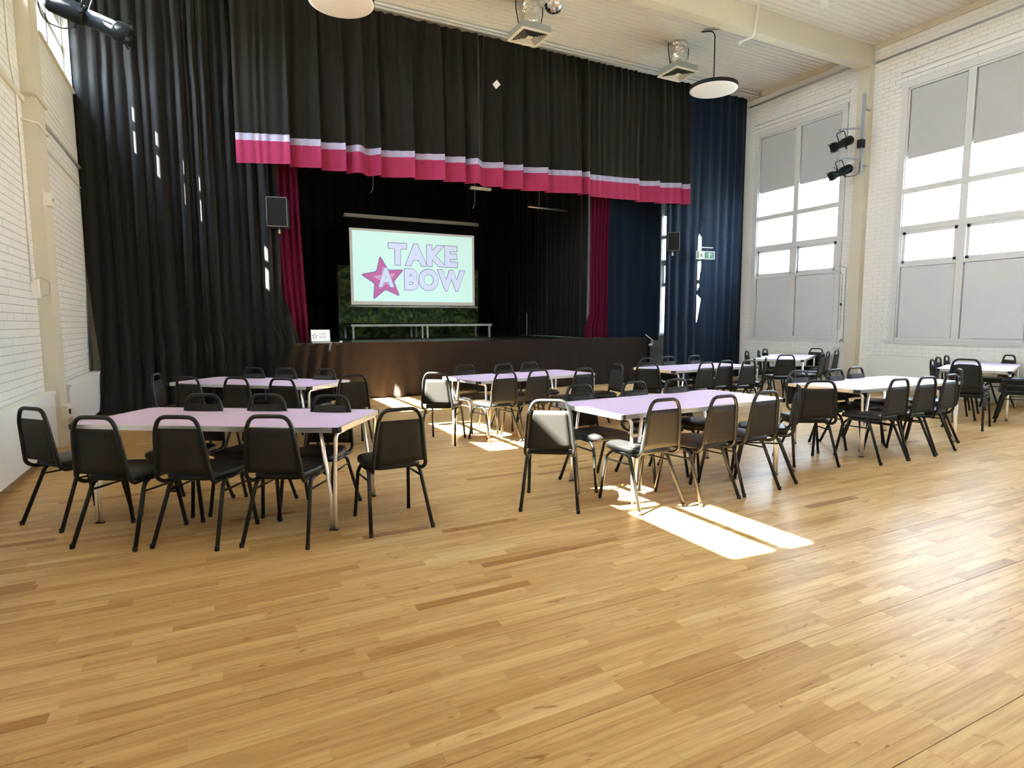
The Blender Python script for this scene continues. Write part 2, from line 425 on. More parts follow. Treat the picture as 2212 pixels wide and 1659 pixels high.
def window_left(c):
    wn[0] += 1
    wd = empty('window_%d' % wn[0], (XL, c, 0), kind='structure'); h = HWL
    f = MB(); xa, xb = -.15, -.09
    f.box((xa, -.05, LZ0), (xb, .05, LZ1)).box((xa, -h, LZ0), (xb, -h+.07, LZ1)).box((xa, h-.07, LZ0), (xb, h, LZ1))
    f.box((xa, -h, LZ0), (xb, h, 5.30)).box((xa, -h, 5.71), (xb, h, 5.81)).box((xa, -h, LZ1-.05), (xb, h, LZ1))
    f.build('frame', 'sill', wd)
    MB().box((-.34, -h-.02, LZ0-.03), (.035, h+.02, LZ0)).build('window_sill', 'cream', wd)
    for s in (-1, 1):
        a, b = (.05, h-.07) if s > 0 else (-h+.07, -.05)
        MB().box((-.125, a, 5.30), (-.119, b, 5.71)).build('pane', 'glass', wd)
        MB().box((-.125, a, 5.81), (-.119, b, 6.09)).build('pane', 'glass', wd)
        MB().box((-.13, a-.02, 6.07), (-.10, b+.02, LZ1-.02)).build('blind', 'blind', wd)
    return wd
for c in LB: window_left(c)

# ------------------------------------------------------------------ beams, columns, conduits (trim)
tn_ = [0]
def trim(mb, mat):
    tn_[0] += 1; return mb.build('trim_%d' % tn_[0], mat, kind='structure')
for y in (8.14, 4.59, 1.04, -2.51): trim(MB().box((XL, y, 6.64), (XR, y+.20, ZC)), 'cream')
for y in (8.14, 4.59, 1.04, -2.51): trim(MB().box((XR-.13, y-.01, 0), (XR+.05, y+.24, 6.64)), 'cream')
for y in (8.70, 4.59, 1.04, -2.51): trim(MB().box((XL-.05, y, 0), (XL+.13, y+.42, ZC)), 'cream')
trim(MB().box((XL-.02, 12.16, .02), (XL+.08, 12.34, 6.9)), 'cream')                   # narrow post in the left corner
trim(MB().box((XR-.035, 4.5, 6.98), (XR, 14, ZC)), 'cream')                            # cornice
trim(MB().tube([(XR-.02, y, 6.83 if y > 8 else 6.72) for y in (11.3, 8.40)], .02).tube([(XR-.02, 8.1, 6.72), (XR-.02, 3.9, 6.72)], .02), 'steel')
trim(MB().tube([(XR-.05, 8.40, 6.83), (XR-.16, 8.2, 6.75), (XR-.02, 8.08, 6.72)], .018), 'plastic')
for c in RB[:2]: trim(MB().box((XR-.06, c-HWR-.12, RZ1+.30), (XR-.0, c+HWR+.12, RZ1+.345)).box((XR-.035, c-HWR-.10, RZ1+.20), (XR, c+HWR+.10, RZ1+.24)), 'white')
# left wall conduits
trim(MB().box((XL-.005, 5.5, 3.93), (XL+.03, 8.70, 3.99)).box((XL+.125, 8.6, 4.0), (XL+.16, 9.15, 4.05)), 'cream')
trim(MB().tube([(XL+.015, 9.1, 3.98), (XL+.015, 12.15, 3.98)], .022), 'greyplastic')
trim(MB().tube([(XL+.012, 8.30, 6.9), (XL+.012, 8.30, 4.3), (XL+.012, 8.46, 3.9), (XL+.012, 8.46, 1.93)], .012), 'plastic')
trim(MB().tube([(XL+.012, 8.50, 3.70), (XL+.15, 8.62, 3.70), (XL+.15, 9.14, 3.70), (XL+.012, 9.2, 3.68), (XL+.012, 12.1, 3.66)], .010), 'plastic')
# baseboards
MB().box((XL-.01, YF, 0), (XL+.02, 12.1, .12)).build('baseboard_left', 'white', kind='structure')
MB().box((XR-.02, YF, 0), (XR+.01, 16, .12)).build('baseboard_right', 'white', kind='structure')
# beam conduit
t = thing('beam_conduit', 'thin white conduit dropping down the front of the cream ceiling beam', 'pipe', (9.05, 8.14, 7.0))
MB().tube(fillet([(.05, -.03, .1), (.02, -.03, .0), (-.03, -.03, -.36), (-.05, -.03, -.46), (-.20, .16, -.52)], .05), .016).build('tube', 'plastic', t)
MB().lathe([(.0, -.02), (.035, -.02), (.035, .02), (.0, .02)], (-.2, .16, -.52), 12).build('end_box', 'plastic', t)

# ------------------------------------------------------------------ heater casings
def heater(xw, dx, y0, y1, z0, z1, label):
    t = thing('heater_casing', label, 'heater', (xw, (y0+y1)/2, 0), 0, 'low heater casings along the walls')
    h = (y1-y0)/2; x1 = dx
    a, b = (0, x1) if x1 > 0 else (x1, 0)
    MB().box((a, -h, z0), (b, h, z1-.03)).build('casing', 'heater', t)
    a2, b2 = (0, x1+.012) if x1 > 0 else (x1-.012, 0)
    MB().box((a2, -h-.01, z1-.03), (b2, h+.01, z1)).build('top_shelf', 'white', t)
    m_ = MB()
    for yy in (-h+.1, h-.1): m_.box((min(a, b)+.03, yy-.02, 0), (max(a, b)-.03, yy+.02, z0))
    m_.build('foot', 'white', t)
heater(XL+.022, .128, 2.5, 8.36, .09, .70, 'long pale heater casing on left wall, near end, beside the first chair')
heater(XL+.022, .128, 9.22, 12.05, .09, .70, 'shorter pale heater casing on left wall running up to the black curtain')
heater(XR-.022, -.13, 3.6, 7.80, .09, .76, 'pale heater casing under the larger window behind the right-hand tables')
heater(XR-.022, -.13, 8.75, 11.2, .09, .72, 'pale heater casing in the far right corner beneath the smaller window')
t = thing('trunking_post', 'short white upright trunking box on right wall beside cream column', 'trunking', (XR, 8.62, 0))
MB().box((-.09, -.05, .13), (-.001, .05, .86)).build('casing', 'board', t)
MB().box((-.095, -.055, .86), (-.001, .055, .88)).build('cap', 'board', t)
def wallbox(name, label, cat, c, d, mat='plastic', extra=None):
    t = thing(name, label, cat, c)
    MB().cbox((0, 0, 0), d).build('body', mat, t)
    if extra: extra(t)
    return t
wallbox('wall_socket', 'white double socket on right wall at foot of cream column', 'socket', (XR-.03, 8.48, .46), (.05, .16, .10), extra=lambda t: MB().box((-.030, -.05, -.02), (-.025, .05, .02)).build('switch', 'white', t))
wallbox('alarm_box', 'white square alarm box high on the left cream pilaster', 'alarm', (XL+.16, 8.86, 2.90), (.06, .17, .15), extra=lambda t: MB().box((.03, -.025, -.015), (.036, .025, .02)).build('button', 'greyplastic', t))
wallbox('wall_socket', 'white socket low on the left pilaster above the skirting', 'socket', (XL+.155, 8.93, .40), (.05, .26, .16), extra=lambda t: MB().box((.024, -.06, -.03), (.035, -.0, .03)).build('plug', 'rubber', t))
def swx(t):
    MB().tube([(.02, -.08, .1), (.06, 0, .12), (.10, .16, .08), (.09, .18, -.06), (.05, .05, -.09)], .004, 6).build('cable', 'greyplastic', t)
wallbox('wall_switch', 'small white switch with looping wires on brick beside left pilaster', 'switch', (XL+.03, 8.50, 1.86), (.06, .09, .22), extra=swx)
wallbox('sensor_box', 'small white sensor box in left corner against the black curtain', 'sensor', (XL+.14, 12.22, 3.88), (.10, .20, .12), extra=lambda t: MB().tube([(-.02, -.12, -.05), (-.03, -.13, -.25)], .01, 6).build('cable', 'plastic', t))
# blind cords beside the first right window
for (dy, zt, zb, lab) in ((8.62, 2.50, 1.28, 'left white loop of blind cord on the wall beside the small window'), (8.47, 2.58, 1.0, 'right white loop of blind cord with dark catch beside the small window')):
    t = thing('blind_cord', lab, 'cord', (XR-.01, dy, 0))
    MB().tube(fillet([(-.01, .035, zt), (-.01, .035, zb), (-.01, -.035, zb), (-.01, -.035, zt), (-.01, .1, zt+.07), (-.01, .22, zt+.08)], .05), .006, 6).build('cord', 'greyplastic', t)
    MB().cbox((-.015, -.035, zb+.55), (.02, .03, .06)).build('catch', 'rubber', t)

# ------------------------------------------------------------------ stage
SY, SZ, SX0, SX1 = 11.60, 1.09, 1.36, 9.60
st = empty('stage_deck', (0, 0, 0), label='raised black stage deck behind the dark front skirt', category='stage')
MB().box((SX0, SY+.02, .0), (SX1, 17.3, SZ-.03)).build('base', 'dark', st)
MB().box((SX0, SY, SZ-.03), (SX1, 17.3, SZ)).build('deck', 'stage', st)

def drape(name, mat, path, zb, zt, fold, nz=14, dx=.02, edge=None, thick=.006):
    """path: (x0,y0)->(x1,y1); fold(u,t) gives offset normal to path (u metres along, t 0 bottom..1 top)"""
    (x0, y0), (x1, y1) = path; L = math.hypot(x1-x0, y1-y0); ex, ey = (x1-x0)/L, (y1-y0)/L; nx, ny = ey, -ex
    n = max(4, int(L/dx)); mb = MB(); vs = []
    for k in range(nz+1):
        t = k/nz
        for i in range(n+1):
            s = i/n
            a, b = edge(t) if edge else (0, L)
            u = a + (b-a)*s
            o = fold(u if mat == 'haze_blue' else s*L, t)
            zz = (zb(s*L) if callable(zb) else zb); zz = zz + (zt-zz)*t
            vs.append((x0+ex*u+nx*o, y0+ey*u+ny*o, zz))
    fs = [(k*(n+1)+i, k*(n+1)+i+1, (k+1)*(n+1)+i+1, (k+1)*(n+1)+i) for k in range(nz) for i in range(n)]
    mb.add(vs, fs, True)
    return mb
def pleats(seed, wmin, wmax, amp, top=.5, L=20):
    r = random.Random(seed); xs = [0]; am = []; sh = []
    while xs[-1] < L+1: xs.append(xs[-1]+r.uniform(wmin, wmax)); am.append(r.uniform(.5, 1.15)); sh.append(r.uniform(-.25, .25))
    def f(u, t):
        import bisect
        u2 = u + .03*math.sin(3*t+u*1.7)
        i = max(0, bisect.bisect_right(xs, u2)-1); i = min(i, len(am)-1)
        p = (u2-xs[i])/(xs[i+1]-xs[i]); p = p + sh[i]*p*(1-p)*2
        a = amp*am[i]*(1-(1-top)*t)
        v = (.5-.5*math.cos(2*PI*p))**.8 * a
        return v + .012*math.sin(u*23+t*2) * (1-.5*t)
    return f
# left black curtain: hangs from the ceiling, right edge swings towards the stage at the bottom
def edgeL(t):
    z = .03+t*7.0
    r_ = 2.93
    if z < 2.2: r_ += .30*((2.2-z)/1.1)**1.6 if z > 1.1 else .30 - .42*((1.1-z)/1.1)
    return (0, r_)
def beam_y(x): return 12.0 - .07*(x+1.84)
RIDGE = [(-1.60, .10, -.03), (-1.42, .08, -.045), (-1.24, .07, -.02), (-1.08, .09, -.05), (-.87, .085, .016), (-.71, .065, .022), (-.56, .11, .036), (-.36, .07, -.05), (-.20, .06, .046),
         (-.08, .05, -.03), (.03, .055, .051), (.165, .075, .058), (.36, .09, -.035), (.52, .07, .0), (.68, .08, -.04), (.84, .07, .03), (1.04, .085, .130), (1.20, .08, .05), (1.36, .08, .02)]
f1b = pleats(5, .07, .16, .018, 1)
def left_fold(u, t):
    # u measured along the curtain, returns the offset towards the hall from the beam line + .12
    x = XL+.06+u; z = .03+7.02*t
    w = .055*max(0, 1-z/4.5)*math.sin(1.7*x+.9*z)*(.5+.5*(x > .25)) if z < 4.5 else 0
    best = -1
    for rx_, hw, p in RIDGE:
        sh = (.05*math.sin(rx_*9)*(1-z/3.2) if z < 3.2 else 0) + .02*math.sin(z*.8+rx_*7)*(z > 5.6)
        d = abs(x+w*.5-rx_-sh)/(hw*1.25)
        if d < 1: best = max(best, (.12+p)*(.5+.5*math.cos(PI*d))**(.38 if p > 0 else .7))
    return max(best, 0) + f1b(u, t)*.6 + (.16*max(0, min(1, (x-1.02)/.25))*max(0, min(1, (2.1-z)/.6)) if z < 2.1 else 0)
mb = MB(); n = 160*2; nz = 36; vs = []
for k in range(nz+1):
    t = k/nz; L0, L1 = edgeL(t); zz_ = .03+7.02*t; L0 = .11 if zz_ < .8 else max(-.10, .11-.21*(zz_-.8)/2.0); fl_ = .36*(1-zz_/2.6)**1.5 if zz_ < 2.6 else 0
    for i in range(n+1):
        u = L0+(L1-L0)*i/n; x = XL+.06+u
        vs.append((x, beam_y(x)+.12-left_fold(u, t)-fl_*(max(0, min(1, (1.6-x)/1.5)) + 1.1*max(0, min(1, (-.3-x)/1.0))), .03+7.02*t))
mb.add(vs, [(k*(n+1)+i, k*(n+1)+i+1, (k+1)*(n+1)+i+1, (k+1)*(n+1)+i) for k in range(nz) for i in range(n)], True)
mb.build('stage_curtain', 'drape', label='full-height black curtain on the left, flecked with small patches of sunlight', category='curtain')
# valance (pelmet) with scalloped lilac and pink hem
VX = [0.58, 1.42, 1.93, 2.35, 2.80, 2.97, 3.61, 4.19, 4.62, 5.09, 5.43, 5.86, 6.45, 7.28, 7.62, 8.81, 9.38, 10.04, 10.32]
VY = 11.20
def vfold(u, t):
    x = u+.58
    for i in range(len(VX)-1):
        if x < VX[i+1] or i == len(VX)-2:
            p = (x-VX[i])/(VX[i+1]-VX[i]); w_ = VX[i+1]-VX[i]; break
    p = max(0, min(1, p))
    if i % 5 == 3: s = .5-.5*math.cos(2*PI*min(1, p*1.05))
    else: s = .30*math.sin(PI*p*.9) + p**3*1.0 if w_ > .3 else p
    if p > .985: s *= (1-p)/.015
    amp = .17*(1-t)**.45 + .03
    return s*amp + fv(u, t)*(.25+.75*t)*.5 + .008*math.sin(u*31)*(t)
fv = pleats(3, .10, .24, .10, 1.0)
hem = lambda u: 4.11 + .010*u + .014*math.sin(u*2.1)
vt = thing('stage_valance', 'wide dark valance over the stage with lilac and pink scalloped hem', 'valance', (0, 0, 0))
def vpart(z0, z1, name, mat, off):
    # z as fraction of full height
    n = int(9.74/.014); mb = MB(); vs = []; nz = 2 if z1 < .2 else 16
    for k in range(nz+1):
        q = z0+(z1-z0)*k/nz
        for i in range(n+1):
            u = 9.74*i/n; zz = hem(u)+(7.0-hem(u))*q
            vs.append((.58+u, VY-vfold(u, q)-off, zz))
    fs = [(k*(n+1)+i, k*(n+1)+i+1, (k+1)*(n+1)+i+1, (k+1)*(n+1)+i) for k in range(nz) for i in range(n)]
    mb.add(vs, fs, True); return mb.build(name, mat, vt)
vpart(0, .128, 'pink_band', 'pink', .004); vpart(.128, .167, 'lilac_band', 'lilac_cloth', .004); vpart(.167, 1, 'cloth', 'valance', 0)
# curtain track
t = thing('curtain_track', 'pale curtain track running under the ceiling above the valance', 'track', (5.5, 11.02, 7.02))
MB().box((-4.9, -.03, -.03), (6.95, .02, .05)).build('rail', 'white', t)
MB().tube([(-4.9, -.06, -.02), (6.95, -.06, -.02)], .012, 6).build('rod', 'greyplastic', t)
# small white diamond tag pinned on the valance
t = thing('diamond_tag', 'small white diamond-shaped tag on the dark valance', 'tag', (5.30, 11.07, 6.10))
MB().cbox((0, 0, 0), (.11, .02, .13), Matrix.Rotation(R(45), 3, 'Y')).build('plate', 'diff', t)
# right curtains, with two gaps
f2 = pleats(21, .18, .36, .07, .6); f3 = pleats(22, .16, .34, .06, .6)
def gapB(t):
    return (0, 1.13)
drape('c', 'haze_blue', ((9.86, 11.32), (11.03, 11.30)), .03, 7.05, lambda u, t: f2(u, t), 20, .015,
      lambda t: (0, 1.13 - (.10 if (.03+t*7) > 1.25 and (.03+t*7) < 3.55 else 0))).build('side_curtain', 'haze_blue', label='blue-hazed black curtain between the stage speaker and the slit with exit sign', category='curtain', group='curtains right of the stage')
def edgeC(t):
    z = .03+t*7.02
    a = 0
    if 2.66 < z < 3.6: a = .085
    elif 2.25 < z <= 2.66: a = .05
    elif 1.45 < z <= 2.05: a = .10*(z-1.4)/.6
    return (a-.02, 1.50)
drape('c', 'haze_blue', ((10.97, 11.37), (12.48, 11.38)), .03, 7.05, lambda u, t: f3(u, t), 70, .015, edgeC).build('side_curtain', 'haze_blue', label='blue-hazed black curtain in the right corner next to the small window', category='curtain', group='curtains right of the stage')
# masking leg beside the right wine drape
f4 = pleats(31, .3, .6, .03, .8)
drape('c', 'haze_blue', ((8.6, 12.15), (10.26, 11.98)), 1.0, 5.2, f4, 8, .03).build('masking_curtain', 'haze_blue', label='flat dark masking curtain between wine drape and right stage speaker', category='curtain')
MB().box((9.62, 11.95, 0), (9.98, 12.0, 1.0)).build('masking_board', 'dark', label='dark masking board beside the stage end below the masking curtain', category='board')
# wine coloured tabs
f5 = pleats(41, .07, .12, .06, .8)
drape('c', 'wine', ((1.24, 11.92), (1.62, 11.95)), SZ+.012, 4.7, f5, 14, .008, lambda t: (.10*(1-t)**2, .38+.12*(1-t)**1.3)).build('wine_drape', 'wine', label='narrow wine-red drape at the left edge of the stage opening', category='curtain', group='wine drapes at the stage sides')
drape('c', 'wine', ((8.08, 11.90), (8.66, 11.93)), SZ+.012, 4.9, f5, 14, .008, lambda t: (-.12 if t < .12 else 0, .55)).build('wine_drape', 'wine', label='narrow wine-red drape at the right edge of the stage opening', category='curtain', group='wine drapes at the stage sides')
# black stage house
f6 = pleats(51, .2, .4, .09, .8)
drape('c', 'dark', ((1.30, 17.2), (9.6, 17.2)), SZ+.01, 5.6, f6, 2, .05).build('rear_drape', 'drape', label='black drape across the back of the stage behind the screen', category='curtain')
drape('c', 'dark', ((1.62, 12.3), (1.5, 17.2)), SZ+.01, 5.6, f6, 2, .05).build('wing_drape', 'dark', label='black wing drape along the left side of the stage', category='curtain', group='black wing drapes')
drape('c', 'dark', ((8.75, 17.2), (8.09, 11.97)), SZ+.01, 5.6, f6, 2, .04).build('wing_drape', 'drape', label='black wing drape along the right side of the stage', category='curtain', group='black wing drapes')
MB().box((1.1, 11.5, 5.55), (9.9, 17.3, 5.6)).build('stage_blackout', 'dark', label='unseen black cover added above the drapes to keep the stage dark', category='blackout')  # out of view, added to close in the stage and keep it dark
MB().box((.9, 11.75, 4.55), (9.9, 11.79, 5.6)).build('border_drape', 'dark', label='black border cloth hanging behind the valance hem', category='curtain')
# stage front skirt
fs1 = pleats(61, .5, 1.1, .035, .2)
def skirtfold(u, t):
    x = u + SX0 - .28
    v = fs1(u, t)*(1-t)*.8
    d = x-3.25
    g = math.exp(-(d/(.22 if d < 0 else .7))**2)*(1-t)
    v += g*(.10*math.sin(d*15+t*2.2)+.10)*(1-t)**.6
    v += math.exp(-((x-1.5)/.5)**2)*.06*math.sin(x*26+t*4)*(1-t*.6)
    return v + .006
def edgeS(t): return (.28-.30*(1-t)**.8, SX1-SX0+.28)
drape('c', 'skirt', ((SX0-.28, SY), (SX1, SY)), lambda u: .012+.02*abs(math.sin(u*3)), SZ-.004, skirtfold, 14, .02, edgeS).build('stage_skirt', 'skirt', label='dark brown cloth skirt hanging along the whole stage front', category='skirt')
t = thing('stage_side_cover', 'dark cloth closing the right end of the stage', 'cover', (SX1, 11.56, 0))
drape('c', 'skirt', ((.012, .0), (.012, .9)), .02, SZ-.01, lambda u, t: .01*math.sin(u*14), 3, .03).build('cloth', 'skirt', t)

# projection screen
sc_ = thing('projection_screen', 'lit projection screen reading TAKE A BOW above the stage', 'screen', (4.845, 15.0, 0))
MB().box((-1.645, 0, 1.915), (1.645, .012, 3.77)).build('screen_cloth', 'spill_lit_border', sc_)
IM = MB().box((-1.580, -.006, 2.005), (1.580, -.001, 3.715)).build('projected_image', 'screen', sc_)
MB().tube([(-1.76, 0, 1.875), (1.73, 0, 1.875)], .022, 10).build('weight_bar', 'plastic', sc_)
MB().box((-1.76, -.06, 4.02), (1.76, .06, 4.10)).build('roller_case', 'greyplastic', sc_)
MB().box((-1.66, 0.0, 3.77), (1.66, .01, 4.03)).build('drop_cloth', 'dark', sc_)
MB().tube([(-1.5, 0, 4.1), (-1.5, 0, 5.55)], .01, 6).tube([(1.5, 0, 4.1), (1.5, 0, 5.55)], .01, 6).build('hanging_wire', 'rubber', sc_)
def text_mesh(body, size, loc, mat, parent, name, off=0, shear=0, rot=0, ext=.001, sx=1.0, rx=PI/2, box=None):
    cu = bpy.data.curves.new('t', 'FONT'); cu.body = body; cu.size = size; cu.offset = off; cu.extrude = ext; cu.align_x = 'LEFT'; cu.shear = shear; cu.space_character = 1.12; cu.resolution_u = 4
    o = bpy.data.objects.new('t', cu); COL.objects.link(o)
    bpy.context.view_layer.update(); dg = bpy.context.evaluated_depsgraph_get()
    me = bpy.data.meshes.new_from_object(o.evaluated_get(dg)); bpy.data.objects.remove(o)
    if box:      # stretch the word to x0, x1, z0, z1 (outline margin mg around it)
        xs = [v.co.x for v in me.vertices]; ys = [v.co.y for v in me.vertices]; bx0, bx1, bz0, bz1, mg = box
        for v in me.vertices:
            v.co.x = bx0-mg + (v.co.x-min(xs))/(max(xs)-min(xs))*(bx1-bx0+2*mg); v.co.y = bz0-mg + (v.co.y-min(ys))/(max(ys)-min(ys))*(bz1-bz0+2*mg)
    x = Matrix.Translation(loc) @ Matrix.Rotation(rx, 4, 'X') @ Matrix.Rotation(rot, 4, 'Z') @ Matrix.Diagonal((sx, 1, 1, 1))
    me.transform(x); me.materials.clear(); me.materials.append(MT[mat])
    ob = bpy.data.objects.new(name, me); COL.objects.link(ob); ob.parent = parent; return ob
def word(body, x0, x1, z0, z1):
    text_mesh(body, .85, (0, -.0085, 0), 'logo_line', sc_, 'word_outline', off=.062, box=(x0, x1, z0, z1, .016))
    text_mesh(body, .85, (0, -.0115, 0), 'logo_fill', sc_, 'word', off=.044, box=(x0, x1, z0, z1, 0))
word('TAKE', -.69, 1.15, 2.92, 3.46)
word('BOW', -.29, 1.36, 2.30, 2.84)
def star(cx, cz, r, ri, yv, mat, name, rot=0, round_=True):
    p = []
    for k in range(10):
        a = PI/2+rot+k*PI/5; q = r if k % 2 == 0 else ri
        p.append(Vector((cx+q*math.cos(a), 0, cz+q*math.sin(a))))
    pts = []
    for k in range(10):
        a, b, c = p[k-1], p[k], p[(k+1) % 10]; d = .22 if k % 2 == 0 else .10
        A = b+(a-b)*d; B = b+(c-b)*d
        for i in range(5):
            s = i/4; pts.append(A*(1-s)**2+b*2*s*(1-s)+B*s*s)
    n = len(pts); mb = MB(); mb.add([(v.x, yv, v.z) for v in pts]+[(v.x, yv-.002, v.z) for v in pts]+[(cx, yv-.002, cz)],
        [(n+i, n+(i+1) % n, 2*n) for i in range(n)]+[(i, (i+1) % n, n+(i+1) % n, n+i) for i in range(n)])
    return mb.build(name, mat, sc_)
star(-.83, 2.555, .60, .27, -.0125, 'logo_line', 'star_outline', R(8))
star(-.83, 2.555, .575, .24, -.015, 'logo_star', 'star', R(8))
star(-.80, 2.57, .32, .125, -.0175, 'logo_star2', 'star_centre', R(8))
text_mesh('A', .60, (0, -.0225, 0), 'logo_line', sc_, 'word_outline', off=.045, box=(-.97, -.57, 2.36, 2.84, .013))
text_mesh('A', .60, (0, -.0255, 0), 'logo_fill', sc_, 'word', off=.030, box=(-.97, -.57, 2.36, 2.84, 0))

# painted forest flats
for k, (a, b) in enumerate(((3.0, 3.95), (3.96, 4.30), (4.31, 4.84), (4.85, 5.82), (5.83, 6.86))):
    labs = ('leftmost green painted forest flat behind the screen', 'narrow second green painted flat from the left behind the screen', 'third green painted flat behind the middle of the screen', 'fourth green painted flat behind the right half of the screen', 'rightmost green painted forest flat, brightest, behind the screen')
    t = thing('scenery_flat', labs[k], 'scenery', ((a+b)/2, 15.6, SZ), 0, 'painted forest flats')
    h = (b-a)/2
    MB().box((-h, 0, .0), (h, .02, 1.83)).build('painted_panel', 'forest', t)
    MB().box((-h, .02, .0), (-h+.05, .06, 1.83)).box((h-.05, .02, 0), (h, .06, 1.83)).build('timber_frame', 'dark', t)
# platforms on the stage
for k, cxp in enumerate((3.935, 5.765)):
    t = thing('stage_platform', ('left', 'right')[k]+' low metal platform with pale legs standing on the stage deck', 'platform', (cxp, 14.8, SZ), 0, 'low platforms on the stage')
    MB().box((-.90, -.5, .33), (.90, .5, .37)).build('platform_top', 'dark', t)
    MB().box((-.905, -.51, .29), (.905, -.49, .345)).box((-.905, .49, .29), (.905, .51, .345)).box((-.91, -.5, .29), (-.89, .5, .345)).box((.89, -.5, .29), (.91, .5, .345)).build('rim', 'platform', t)
    for sx in (-1, 1):
        for sy in (-1, 1):
            MB().box((sx*.85-.022, sy*.45-.022, 0), (sx*.85+.022, sy*.45+.022, .29)).build('leg', 'platform', t)
t = thing('microphone_stand', 'slim pale stand on the stage floor right of the platforms', 'stand', (7.55, 14.0, SZ))
MB().tube([(0, 0, .02), (0, 0, .62)], .012, 8).build('pole', 'platform', t); MB().lathe([(0, 0), (.14, 0), (.13, .02), (0, .03)], n=16).build('base', 'black_metal', t)
# laptop + mouse
lp = thing('laptop', 'open laptop on the stage edge, its bright screen showing the star logo', 'laptop', (1.93, 11.76, SZ), R(-3))
MB().box((-.18, -.13, 0), (.18, .12, .016)).build('base', 'silver', lp)
rx = Matrix.Rotation(R(-14), 3, 'X')
MB().cbox((0, .145, .135), (.37, .010, .25), rx).build('lid', 'rubber', lp)
q = MB().cbox((0, .138, .135), (.345, .003, .225), rx).build('display', 'laptop', lp)
def lstar(s, off, mat):
    pts = []
    for k in range(10):
        a = PI/2+k*PI/5; q_ = s if k % 2 == 0 else s*.45
        v = rx @ Vector((q_*math.cos(a), off, q_*math.sin(a))); pts.append((v.x-.105, v.y+.138, v.z+.125))
    c = rx @ Vector((0, off, 0)); pts.append((c.x-.105, c.y+.138, c.z+.125))
    MB().add(pts, [(i, (i+1) % 10, 10) for i in range(10)]).build('star_mark', mat, q.parent)
lstar(.060, -.008, 'logo_line'); lstar(.036, -.0095, 'laptop')
text_mesh('TAKE', .052, (-.03, .134, .150), 'logo_line', lp, 'display_word', rx=PI/2-R(14), ext=.0003)
text_mesh('BOW', .052, (-.03, .120, .090), 'logo_line', lp, 'display_word', rx=PI/2-R(14), ext=.0003)
t = thing('computer_mouse', 'small white mouse beside the laptop on the stage edge', 'mouse', (2.28, 11.72, SZ), R(30))
MB().lathe([(.02, 0), (.032, .006), (.03, .02), (.014, .032)], n=12).build('shell', 'plastic', t)
MB().tube([(-.03, 0, .006), (-.1, .02, .004), (-.14, .03, .004)], .003, 6).build('cable', 'plastic', t)

def speaker(label, loc, rz, w_, d, h):
    t = thing('loudspeaker', label, 'speaker', loc, rz, 'stage loudspeakers')
    MB().box((-w_/2, -d/2, 0), (w_/2, d/2, h)).build('cabinet', 'black_metal', t)
    MB().box((-w_/2+.012, -d/2-.006, .012), (w_/2-.012, -d/2, h-.012)).build('grille', 'cloth_grille', t)
    e_ = .006; q = MB()
    q.box((-w_/2, -d/2-.009, 0), (-w_/2+e_, -d/2, h)).box((w_/2-e_, -d/2-.009, 0), (w_/2, -d/2, h)).box((-w_/2, -d/2-.009, 0), (w_/2, -d/2, e_)).box((-w_/2, -d/2-.009, h-e_), (w_/2, -d/2, h))
    q.build('edge_trim', 'greyplastic', t)
    MB().tube([(0, .02, -.10), (0, .02, 0)], .022, 10).build('mounting_spigot', 'platform', t)
    MB().box((-.03, .0, -.03), (.03, d/2+.25, -.01)).build('bracket', 'black_metal', t)
speaker('black speaker hanging beside the left wine drape', (1.23, 11.55, 3.15), R(-14), .34, .3, .50)
speaker('black speaker hanging in front of the bright slit right of the stage', (9.85, 11.05, 3.11), R(-34), .27, .26, .42)
# exit sign
t = thing('exit_sign', 'green emergency exit sign with running man and up arrow hung by bright slit', 'sign', (10.86, 11.02, 2.97), R(-8))
MB().box((-.26, 0, 0), (.26, .025, .19)).build('sign_body', 'signwhite', t)
MB().box((-.245, -.004, .012), (.245, 0, .178)).build('green_face', 'sign', t)
MB().box((-.20, -.007, .02), (-.04, -.004, .17)).build('doorway_symbol', 'signwhite', t)
q = MB(); q.tube([(-.12, -.009, .145), (-.12, -.009, .146)], .014, 8)
for a, b in (((-.125, .125), (-.115, .085)), ((-.125, .12), (-.16, .105)), ((-.16, .105), (-.165, .085)), ((-.122, .12), (-.085, .11)), ((-.115, .085), (-.09, .06)), ((-.09, .06), (-.10, .03)), ((-.115, .085), (-.15, .06)), ((-.15, .06), (-.175, .06))):
    q.tube([(a[0], -.009, a[1]), (b[0], -.009, b[1])], .007, 6)
q.build('running_man_symbol', 'sign', t)
q = MB(); q.box((.088, -.008, .03), (.108, -.004, .13)); q.tube([(.05, -.006, .10), (.098, -.006, .155), (.146, -.006, .10)], .010, 6)
q.build('arrow_symbol', 'signwhite', t)
MB().tube([(-.15, .01, .19), (-.15, .01, .9), (-.1, .3, .95)], .003, 6).tube([(.15, .01, .19), (.15, .01, .9), (.1, .3, .95)], .003, 6).build('suspension_wire', 'rubber', t)
MB().box((-.22, -.01, .27), (.20, .03, .285)).build('top_bracket', 'signwhite', t)
